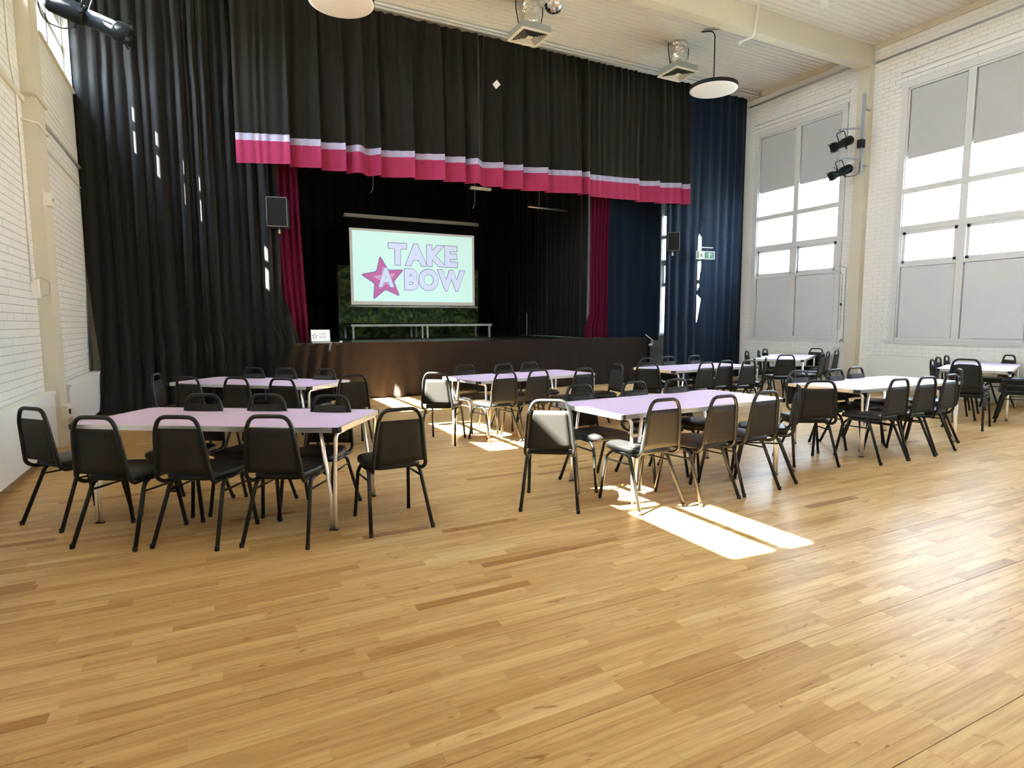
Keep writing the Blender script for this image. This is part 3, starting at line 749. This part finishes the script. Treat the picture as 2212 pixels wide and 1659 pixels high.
# folding steps by stage end
t = thing('stage_steps', 'pale metal steps with tube handrail beside the right end of the stage', 'steps', (9.93, 12.4, 0))
for k in range(3): MB().box((-.16, -.15+k*.28, .25+k*.28), (.22, .13+k*.28, .28+k*.28)).build('tread', 'platform', t)
for sx in (-.17, .22): MB().box((sx-.015, -.2, .05), (sx+.015, -.14, .3)).box((sx-.015, .68, 0), (sx+.015, .74, .84)).build('side_frame', 'platform', t)
MB().tube([(-.25, -.5, .88), (.06, -.5, .90)], .030, 10).tube(fillet([(.06, -.5, .90), (.1, -.5, 1.0), (-.06, -.4, 1.15)], .02), .014, 8).build('handrail', 'plastic', t)
MB().tube([(-.14, -.45, .74), (.06, -.45, .50)], .012, 8).build('strut', 'black_metal', t)

# stage lamps hanging on cables behind the valance
for k, (x, z, lab) in enumerate(((3.3, 4.35, 'leftmost'), (5.65, 4.22, 'middle'), (7.35, 4.30, 'rightmost'))):
    t = thing('hanging_cable', lab+' thin cable dangling below the valance hem over the stage', 'cable', (x, 13.0, z), 0, 'cables dangling over the stage')
    MB().tube(fillet([(0, 0, 5.56-z), (.01, 0, .3), (.0, 0, -.05), (-.05, 0, -.14)], .1), .008, 6).build('cord', 'greyplastic', t)
t = thing('batten_light', 'pale strip light seen just under the middle of the pink hem', 'light', (5.62, 12.6, 4.42))
MB().box((-.25, -.05, 0), (.25, .05, .05)).build('housing', 'plastic', t); MB().tube([(-.2, 0, .05), (-.2, 0, 1.13)], .005, 6).tube([(.2, 0, .05), (.2, 0, 1.13)], .005, 6).build('hanging_wire', 'rubber', t)
t = thing('lighting_bar', 'short silver lighting bar under the hem near the right wine drape', 'bar', (7.6, 13.0, 4.22))
MB().tube([(-.55, 0, .02), (.55, 0, 0)], .024, 10).build('tube', 'silver', t); MB().tube([(-.3, 0, .03), (-.3, 0, 1.33)], .005, 6).tube([(.4, 0, .02), (.4, 0, 1.33)], .005, 6).build('hanging_wire', 'rubber', t)

# ------------------------------------------------------------------ ceiling fittings
def vent(x, y, label):
    t = thing('air_vent', label, 'vent', (x, y, 6.48), 0, 'ducted ceiling vents')
    a = .295
    g = MB()
    def ring(r0, z0, r1, z1):
        vs = [(-r0,-r0,z0),(r0,-r0,z0),(r0,r0,z0),(-r0,r0,z0),(-r1,-r1,z1),(r1,-r1,z1),(r1,r1,z1),(-r1,r1,z1)]
        g.add(vs, [(0,1,5,4),(1,2,6,5),(2,3,7,6),(3,0,4,7)])
    ring(a, .0, a-.045, .0); ring(a, 0, a, .018); ring(a-.045, 0, a-.045, .03)
    g.build('grille_frame', 'grille', t)
    MB().box((-a+.04, -a+.04, .011), (a-.04, a-.04, .0175)).build('grille_shade', 'rubber', t)  # black sheet stands in for the shade between the louvres
    for k in range(6):
        r0 = a-.055-k*.036
        g = MB(); ring(r0, .002, r0-.011, .008); ring(r0-.001, .0035, r0-.012, .0095)
        g.build('louvre', 'grille', t)
    MB().box((-.05, -.05, .004), (.05, .05, .0105)).build('grille_centre', 'grille', t)
    MB().box((-a+.02, -a+.02, .018), (a-.02, a-.02, .14)).build('duct_box', 'galv', t)
    pr = [(.0, .14), (.18, .14)]
    for k in range(13): pr.append((.18+.007*(k % 2)+rnd.uniform(-.004, .004), .15+k*.035))
    pr += [(.18, .61), (0, .61)]
    MB().lathe(pr, n=20).build('foil_duct', 'foil', t)
    MB().box((-.36, -.05, .57), (.30, .03, .60)).build('batten', 'cream', t)
    for sx in (-1, 1): MB().tube(fillet([(sx*.27, 0, .57), (sx*.27, 0, .45), (sx*.20, 0, .13)], .02), .009, 6).build('hanger', 'black_metal', t)
vent(5.36, 9.83, 'foil ducted square ceiling vent next to the mirror ball')
vent(8.84, 9.88, 'foil ducted square ceiling vent beside the round pendant lamp')
def pendant(x, y, label):
    t = thing('pendant_lamp', label, 'lamp', (x, y, 5.95), 0, 'round disc pendant lamps')
    MB().lathe([(.0, .0), (.455, .0), (.455, .07), (.0, .075)], n=64, smooth=False).build('lamp_body', 'black_metal', t)
    MB().lathe([(.0, -.012), (.40, -.010), (.449, -.002), (.449, .001), (0, .001)], n=64).build('diffuser', 'diff', t)
    MB().tube(fillet([(0, 0, .07), (0, 0, 1.02), (-.02, .05, 1.10), (-.16, .2, 1.12)], .1), .011, 8).build('suspension_rod', 'black_metal', t)
    MB().tube([(-.16, .2, 1.13), (.42, -.35, 1.13)], .010, 6).tube([(-.2, .1, 1.12), (.25, -.3, 1.12)], .010, 6).build('ceiling_bracket', 'greyplastic', t)
    MB().tube([(0, 0, .072), (.0, 0, .12)], .035, 12).build('rod_socket', 'black_metal', t)
pendant(9.03, 9.08, 'round black-rimmed disc pendant hanging near the right wall')
pendant(1.92, 9.05, 'round disc pendant cut by the top edge, near left curtain')
bl_ = thing('mirror_ball', 'silver mirror ball hanging beside the left ceiling vent', 'mirror ball', (5.09, 8.54, 6.42))
g = MB(); nr = 12
for i in range(nr):
    t0, t1 = PI*i/nr, PI*(i+1)/nr; nn = max(4, int(24*math.sin((t0+t1)/2)))
    for j in range(nn):
        a0, a1 = 2*PI*j/nn, 2*PI*(j+.94)/nn
        P = lambda t_, a_: (.155*math.sin(t_)*math.cos(a_), .155*math.sin(t_)*math.sin(a_), .155*math.cos(t_))
        g.add([P(t0, a0), P(t1-.015, a0), P(t1-.015, a1), P(t0, a1)], [(0, 1, 2, 3)])
MT['mirror'] = M('mirror_tile', (.85, .85, .85), .08, metal=1)
g.build('mirror_tiles', 'mirror', bl_, kind='stuff')
MB().lathe([(0, -.15), (.08, -.127), (.13, -.07), (.15, 0), (.13, .07), (.08, .127), (0, .15)], n=20).build('core', 'greyplastic', bl_)
MB().tube([(0, 0, .15), (0, 0, .68)], .006, 6).build('chain', 'black_metal', bl_)
MB().lathe([(0, .60), (.05, .60), (.05, .68), (0, .68)], n=12).build('motor', 'black_metal', bl_)
t = thing('ceiling_light_box', 'small white fitting on the ceiling near the top edge, right of the beam', 'fitting', (9.92, 7.42, 7.03))
MB().cbox((0, 0, 0), (.34, .12, .08), Matrix.Rotation(R(35), 3, 'Z')).build('body', 'plastic', t)
MB().tube([(.14, .10, .02), (.30, .0, .04), (.38, .06, .04)], .012, 6).build('cable', 'plastic', t)

# theatre lanterns
def lantern(label, loc, rot, scale=1.0, sl=1, mat='black_metal', cable=None):
    t = thing('stage_lantern', label, 'spotlight', loc, 0, 'stage lanterns'); t.rotation_euler = rot; t.scale = (scale*sl, scale, scale)
    # barrel along +X (front)
    ax = Matrix.Rotation(PI/2, 3, 'Y')
    MB().lathe([(0, -.30), (.06, -.30), (.085, -.26), (.085, -.02), (.078, 0)], n=20, axis=ax).build('lamp_housing', mat, t)
    MB().lathe([(.07, 0), (.07, .22), (.085, .24), (.085, .34), (.072, .35), (.06, .30)], n=20, axis=ax).build('barrel', mat, t)
    MB().lathe([(0, .315), (.062, .315), (.05, .33), (0, .335)], n=20, axis=ax).build('lens', 'glass', t)
    q = MB()
    for k in range(4):
        a = PI/4+k*PI/2
        q.cbox((.35, .08*math.cos(a), .08*math.sin(a)), (.03, .03, .03))
    q.box((.335, -.095, -.095), (.345, .095, -.085)).box((.335, -.095, .085), (.345, .095, .095)).build('accessory_clip', mat, t)
    MB().tube(fillet([(-.02, -.10, 0), (-.02, -.105, .22), (-.02, .105, .22), (-.02, .10, 0)], .04), .010, 8).build('yoke', mat, t)
    MB().cbox((-.02, 0, .25), (.05, .04, .06)).build('hook_clamp', 'steel', t)
    MB().tube([(-.02, -.115, 0), (-.02, -.09, 0)], .022, 10).tube([(-.05, 0, -.085), (-.05, 0, -.13)], .014, 8).build('knob', mat, t)
    return t
lantern('long black stage lantern projecting at top left in front of the curtain', (-1.02, 8.35, 4.83), (R(0), R(18), R(-4)), 1.25)
t = thing('lantern_bar', 'upright bar bracket holding the top left stage lantern', 'bracket', (-1.03, 8.35, 5.15))
MB().box((-.02, -.02, .0), (.02, .02, 1.45)).build('drop_arm', 'steel', t); MB().box((-.56, -.02, .9), (.0, .02, .94)).build('wall_arm', 'steel', t)
MB().tube(fillet([(-.35, .0, .6), (-.45, 0, .0), (-.38, 0, -.45), (-.15, 0, -.5), (.0, .0, -.35)], .12, 6), .008, 6).build('cable', 'rubber', t)
bp_ = thing('lighting_boom', 'upright steel boom pole on the column right of the small window', 'pole', (12.19, 8.10, 4.46))
MB().box((-.025, -.025, 0), (.025, .025, 1.62)).build('pole', 'steel', bp_)
for z in (.33, .93): MB().tube([(.0, 0, z), (-.18, .32, z+.05)], .020, 8).build('side_arm', 'steel', bp_)
MB().cbox((-.03, .0, .62), (.12, .1, .16)).build('junction_box', 'black_metal', bp_)
MB().box((.02, -.02, .2), (.20, .02, .23)).box((.02, -.02, 1.3), (.20, .02, 1.33)).build('wall_bracket', 'steel', bp_)
MB().tube(fillet([(-.02, 0, .3), (-.03, .02, .0), (-.2, .2, -.02), (-.35, .35, .2)], .1), .007, 6).build('cable', 'rubber', bp_)
lantern('upper black lantern on the boom over the small window', (12.02, 8.40, 5.15), (0, R(24), R(165)), 1.05, .72)
lantern('lower black lantern on the boom over the small window', (12.02, 8.40, 4.57), (0, R(24), R(160)), 1.05, .72)

# ------------------------------------------------------------------ tables
TL, TW, TH = 2.02, .90, .735
def make_table():
    t = empty('folding_table')
    hx, hy = TL/2, TW/2; e_ = .012
    MB().box((-hx+e_, -hy+e_, TH-.026), (hx-e_, hy-e_, TH)).build('table_top', 'laminate', t)
    q = MB(); z0, z1 = TH-.034, TH+.0015; c_ = .05
    q.box((-hx+c_, -hy, z0), (hx-c_, -hy+e_, z1)).box((-hx+c_, hy-e_, z0), (hx-c_, hy, z1)).box((-hx, -hy+c_, z0), (-hx+e_, hy-c_, z1)).box((hx-e_, -hy+c_, z0), (hx, hy-c_, z1))
    q.build('metal_edging', 'alu', t)
    for sx in (-1, 1):
        for sy in (-1, 1):
            p = [(sx*hx, sy*(hy-c_)), (sx*hx, sy*(hy-.02)), (sx*(hx-.006), sy*(hy-.006)), (sx*(hx-.02), sy*hy), (sx*(hx-c_), sy*hy), (sx*(hx-c_), sy*(hy-e_)), (sx*(hx-e_), sy*(hy-e_)), (sx*(hx-e_), sy*(hy-c_))]
            n = len(p); vs = [(a, b, z0-.001) for a, b in p]+[(a, b, z1+.0005) for a, b in p]
            MB().add(vs, [tuple(range(n))[::-1], tuple(range(n, 2*n))]+[(i, (i+1) % n, n+(i+1) % n, n+i) for i in range(n)]).build('corner_cap', 'rubber', t)
    for sx, ins in ((-1, .16), (1, .06)):
        for sy in (-1, 1):
            fx, fy = sx*(hx-ins), sy*(hy-.035)
            g = MB()
            g.tube(fillet([(fx+sx*.002, fy, .0), (fx+sx*.004, fy, .25), (fx+sx*.022, fy, TH-.047), (fx+sx*.022, fy-sy*.16, TH-.047)], .05), .0135, 10)
            g.tube([(fx-sx*.026, fy, .0), (fx-sx*.028, fy, .25), (fx-sx*.085, fy, TH-.035)], .0135, 10)
            lg = g.build('leg', 'chrome', t)
            MB().cbox((fx-sx*.012, fy, .005), (.056, .028, .010)).build('foot', 'rubber', lg)
        MB().tube([(sx*(hx-ins)+sx*.022, -hy+.15, TH-.045), (sx*(hx-ins)+sx*.022, hy-.15, TH-.045)], .0135, 10).build('cross_bar', 'chrome', t)
        MB().tube([(sx*(hx-ins-.02), 0, TH-.05), (sx*(hx-ins-.42), 0, TH-.04)], .009, 8).build('folding_stay', 'chrome', t)
    return t
tabs = [
 (.165, 5.085, -32.4, 'lilac folding table nearest the camera on the left'),
 (3.80, 4.21, 3.5, 'lilac folding table at centre with sunlit end, beside the floor sun patches'),
 (.575, 8.09, -42.5, 'lilac folding table at back left in front of the black curtain'),
 (3.86, 7.31, 9, 'lilac folding table before the middle of the stage, sun patches under it'),
 (7.08, 7.30, 4.5, 'lilac folding table before the blue-hazed curtain right of the stage'),
 (10.66, 8.47, 30, 'lilac folding table in the far right corner under the small window'),
 (7.06, 4.37, 0, 'lilac folding table in the right foreground row, pale reflection on its top'),
 (10.98, 5.12, 20, 'lilac folding table at right picture edge beneath the large window'),
]
t0 = make_table(); index_kids(t0)
for k, (x, y, a, lab) in enumerate(tabs):
    o = t0 if k == 0 else copy_tree(t0)
    o.location = (x, y, 0); o.rotation_euler = (0, 0, R(a)); o['label'] = lab; o['category'] = 'table'; o['group'] = 'lilac folding tables'

# ------------------------------------------------------------------ chairs
def cushion(outline, z0, z1, dome, name, mat, parent, rings=5):
    # outline list of (x,y); builds padded slab
    n = len(outline); cx_ = sum(p[0] for p in outline)/n; cy_ = sum(p[1] for p in outline)/n
    prof = [(.90, z0), (.985, z0+.006), (1.0, z0+.018), (1.0, z1-.022), (.985, z1-.010), (.95, z1-.002), (.86, z1+dome*.35), (.6, z1+dome*.8), (.3, z1+dome), (.02, z1+dome*1.02)]
    vs = []; fs = []
    for s, z in prof:
        for (x, y) in outline: vs.append((cx_+(x-cx_)*s, cy_+(y-cy_)*s, z))
    for k in range(len(prof)-1):
        for i in range(n): fs.append((k*n+i, k*n+(i+1) % n, (k+1)*n+(i+1) % n, (k+1)*n+i))
    fs.append(tuple(range(n))[::-1]); fs.append(tuple((len(prof)-1)*n+i for i in range(n)))
    return MB().add(vs, fs, True).build(name, mat, parent)
def make_chair():
    t = empty('banquet_chair'); r = .0138
    # seat
    pts = fillet([(0, -.175, 0), (.165, -.175, 0), (.205, .05, 0), (.20, .245, 0), (0, .262, 0), (-.20, .245, 0), (-.205, .05, 0), (-.165, -.175, 0), (0, -.175, 0)], .07, 5)
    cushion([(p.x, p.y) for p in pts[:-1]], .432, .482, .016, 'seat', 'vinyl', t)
    # back frame: one bent tube
    side = [(.150, .02, .424), (.178, -.165, .424), (.190, -.212, .458), (.156, -.250, .780), (.118, -.254, .866), (0, -.2545, .868)]
    L_ = [Vector((-x, y, z)) for x, y, z in side]; R_ = [Vector(p) for p in side[::-1]][1:]
    MB().tube(fillet(L_+R_, .06, 5), r, 8).build('back_frame', 'frame', t)
    # back panel (leaning, padded on the front)
    def bp(z): 
        s = (z-.458)/(.866-.458); return -.212 + (-.254+.212)*s
    zb, zt = .492, .790
    pw = lambda z: .190 - (.190-.150)*(z-.458)/(.79-.458) - .010
    nz, nx = 8, 8; vs = []; fs = []
    for sd in (0, 1):
        for k in range(nz+1):
            z = zb+(zt-zb)*k/nz
            for i in range(nx+1):
                s = -1+2*i/nx; x = s*pw(z)
                ed = max(abs(s), abs(2*k/nz-1)); pad = (1-ed**4)
                yv = bp(z) + (.008+.022*pad if sd else -.007-.002*pad); vs.append((x, yv, z))
    N = (nz+1)*(nx+1); W_ = nx+1
    for k in range(nz):
        for i in range(nx):
            a = k*W_+i; fs.append((a, a+1, a+1+W_, a+W_)); fs.append((N+a, N+a+W_, N+a+1+W_, N+a+1))
    for i in range(nx): fs.append((i, N+i, N+i+1, i+1)); b = nz*W_+i; fs.append((b, b+1, N+b+1, N+b))
    for k in range(nz): a = k*W_; fs.append((a, a+W_, N+a+W_, N+a)); a += nx; fs.append((a, N+a, N+a+W_, a+W_))
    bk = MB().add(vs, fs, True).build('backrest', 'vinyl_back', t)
    q = MB(); zz = [zb+(zt-zb)*k/6 for k in range(7)]
    for s in (-1, 1): MB().tube([(s*pw(z)*.985, bp(z)-.008, z) for z in zz], .0035, 6).build('piping', 'vinyl', bk)
    for s in (-1, 1):
        lg = MB().tube(fillet([(s*.222, -.25, .004), (s*.186, -.085, .405), (s*.178, -.02, .422)], .035), r, 8).build('leg', 'frame', t)
        MB().lathe([(.0, 0), (.0145, 0), (.0150, .028), (.012, .03)], (s*.222, -.25, 0), 10).build('foot_cap', 'rubber', lg)
        lg = MB().tube(fillet([(s*.210, .27, .004), (s*.192, .205, .37), (s*.180, .14, .422)], .06), r, 8).build('leg', 'frame', t)
        MB().lathe([(.0, 0), (.0145, 0), (.0150, .028), (.012, .03)], (s*.210, .27, 0), 10).build('foot_cap', 'rubber', lg)
        MB().tube([(s*.191, -.108, .352), (s*.193, .196, .345)], .0075, 6).build('side_brace', 'frame', t)
    q = MB()
    for s in (-1, 1): q.tube([(s*.178, -.03, .422), (s*.180, .15, .422)], r, 8)
    q.tube([(-.18, .13, .420), (.18, .13, .420)], .009, 8).tube([(-.178, -.03, .420), (.178, -.03, .420)], .009, 8)
    q.build('seat_frame', 'frame', t)
    return t
A_ = 'black vinyl banquet chair'
N1, N2, N3, N4 = 'front left table', 'centre table', 'back left table', 'middle stage-side table'
N5, N6, N7, N8 = 'table before blue-hazed curtain', 'far corner table', 'right foreground table', 'table at right picture edge'
chairs = [
 (-.933, 5.398, -48.9, A_+' at left end of the front left table, farthest left in view'),
 (-.525, 4.746, -33.7, A_+' on near side of the front left table, leftmost of three'),
 (-.061, 4.513, -32.8, A_+' on near side of the front left table, middle of three'),
 (.455, 4.269, -31.5, A_+' on near side of the front left table, rightmost of three'),
 (1.149, 4.214, .8, A_+' at right end of the front left table, beside its chrome legs'),
 (-.19, 5.348, 147, A_+' on far side of the front left table, leftmost of three'),
 (.28, 5.089, 147, A_+' on far side of the front left table, middle of three'),
 (.735, 4.768, 147, A_+' on far side of the front left table, rightmost of three'),
 (-.046, 7.674, -42, A_+' on near side of the back left table, leftmost of three'),
 (.429, 7.343, -42, A_+' on near side of the back left table, middle of three'),
 (.859, 6.977, -42, A_+' on near side of the back left table, rightmost of three'),
 (1.452, 7.104, .6, A_+' at the right end of the back left table'),
 (.364, 8.432, 138, A_+' on curtain side of the back left table, leftmost of three'),
 (.726, 8.109, 138, A_+' on curtain side of the back left table, middle of three'),
 (1.156, 7.75, 138, A_+' on curtain side of the back left table, rightmost of three'),
 (-.313, 8.14, -102, A_+' seen side-on at left end of the back left table'),
 (2.534, 6.883, -36.9, A_+' with sunlit back at left end of the stage-side middle table'),
 (3.127, 6.639, 6.7, A_+' on near side of the stage-side middle table, over sun patch'),
 (3.612, 6.708, 8, A_+' on near side of the stage-side middle table, second from left'),
 (4.247, 6.651, 8, A_+' on near side of the stage-side middle table, third from left'),
 (3.223, 7.482, 188, A_+' on stage side of the middle table, leftmost of three'),
 (3.777, 7.394, 188, A_+' on stage side of the middle table, second of three'),
 (4.271, 7.529, 188, A_+' on stage side of the middle table, rightmost of three'),
 (4.873, 6.85, 82, A_+' seen side-on at right end of the stage-side middle table'),
 (5.766, 6.958, -38, A_+' at left end of the table before the blue-hazed curtain'),
 (6.423, 7.494, 184, A_+' on curtain side of the table before blue-hazed curtain, leftmost'),
 (7.014, 7.65, 184, A_+' on curtain side of the table before blue-hazed curtain, middle'),
 (7.589, 7.627, 184, A_+' on curtain side of the table before blue-hazed curtain, rightmost'),
 (6.415, 6.702, 4, A_+' on near side of the table before blue-hazed curtain, leftmost'),
 (6.947, 6.842, 4, A_+' on near side of the table before blue-hazed curtain, middle'),
 (7.332, 6.75, 4, A_+' on near side of the table before blue-hazed curtain, rightmost'),
 (7.90, 6.981, 42, A_+' edge-on at right end of the table before blue-hazed curtain'),
 (2.42, 4.076, -34.3, A_+' with pale sunlit back at left end of the centre table'),
 (3.103, 4.433, 184, A_+' on far side of the centre table, leftmost, sun on seat'),
 (3.744, 4.431, 184, A_+' on far side of the centre table, middle of three'),
 (4.282, 4.438, 184, A_+' on far side of the centre table, rightmost of three'),
 (3.067, 3.746, 1.4, A_+' on near side of the centre table, leftmost, above floor sun strips'),
 (3.614, 3.691, 3.2, A_+' on near side of the centre table, middle of three'),
 (4.14, 3.727, 2, A_+' on near side of the centre table, rightmost of three'),
 (4.66, 3.881, 42, A_+' edge-on at the right end of the centre table'),
 (5.502, 4.096, -27.8, A_+' at left end of the right foreground table, back to camera'),
 (6.251, 3.866, -1.4, A_+' on near side of the right foreground table, leftmost of three'),
 (6.717, 3.853, -1.9, A_+' on near side of the right foreground table, middle of three'),
 (7.205, 3.89, 5, A_+' on near side of the right foreground table, rightmost of three'),
 (7.989, 4.216, 36, A_+' edge-on at the right end of the right foreground table'),
 (6.211, 4.533, 174, A_+' on far side of the right foreground table, leftmost of three'),
 (6.814, 4.464, 180, A_+' on far side of the right foreground table, middle of three'),
 (7.345, 4.553, 180, A_+' on far side of the right foreground table, rightmost of three'),
 (9.803, 8.398, -125, A_+' on left side of the far corner table, leftmost of three'),
 (10.243, 8.48, -133, A_+' on left side of the far corner table, middle and edge-on'),
 (10.938, 8.927, -122, A_+' on left side of the far corner table, nearest the wall'),
 (9.24, 7.482, -27, A_+' at near end of the far corner table, back to camera'),
 (11.631, 8.667, 95, A_+' at far end of the far corner table, against the wall'),
 (9.973, 7.467, 24, A_+' on right side of the far corner table, leftmost of three'),
 (10.613, 7.813, 26, A_+' on right side of the far corner table, middle of three'),
 (11.306, 8.108, 23, A_+' on right side of the far corner table, nearest the white post'),
 (9.982, 5.019, -141, A_+' left of the table at right picture edge, leftmost of three'),
 (10.74, 5.342, -139, A_+' left of the table at right picture edge, middle of three'),
 (11.281, 5.495, -141, A_+' left of the table at right picture edge, nearest the heater'),
 (12.02, 5.427, 55, A_+' at far end of the table at the right picture edge'),
]
c0 = make_chair(); index_kids(c0)
spots = [(x, y, 0, a, l, 'black banquet chairs at the lilac tables') for x, y, a, l in chairs]
dz = .078
for k in range(2):
    spots.append((9.27-.025*k, 4.44-.006*k, dz*k, -75, ('lower', 'upper')[k]+' chair of the stack of two at near end of the right-edge table', 'stacked black chairs'))
for k in range(3):
    spots.append((10.34+.010*k, 4.30-.02*k, dz*k, 26, ('bottom', 'middle', 'top')[k]+' chair of the stack of three at the right picture edge', 'stacked black chairs'))
for k, (x, y, z, a, lab, grp) in enumerate(spots):
    o = c0 if k == 0 else copy_tree(c0)
    o.location = (x, y, z); o.rotation_euler = (0, 0, R(a)); o['label'] = lab; o['category'] = 'chair'; o['group'] = grp

# ------------------------------------------------------------------ outside
MB().box((-90, -90, -.6), (120, 90, -.5)).build('ground', 'ground', kind='structure')
hs = thing('neighbouring_house', 'distant house with red tiled roof outside the windows on the right', 'house', (46, 40, -.5))
MB().box((-5, -8, 0), (5, 8, 5.2)).build('wall', 'render_wall', hs)
MB().add([(-5.4, -8.4, 5.1), (5.4, -8.4, 5.1), (5.4, 8.4, 5.1), (-5.4, 8.4, 5.1), (0, -6, 8.0), (0, 6, 8.0)], [(0, 1, 4), (1, 2, 5, 4), (2, 3, 5), (3, 0, 4, 5), (3, 2, 1, 0)]).build('roof', 'roof', hs)
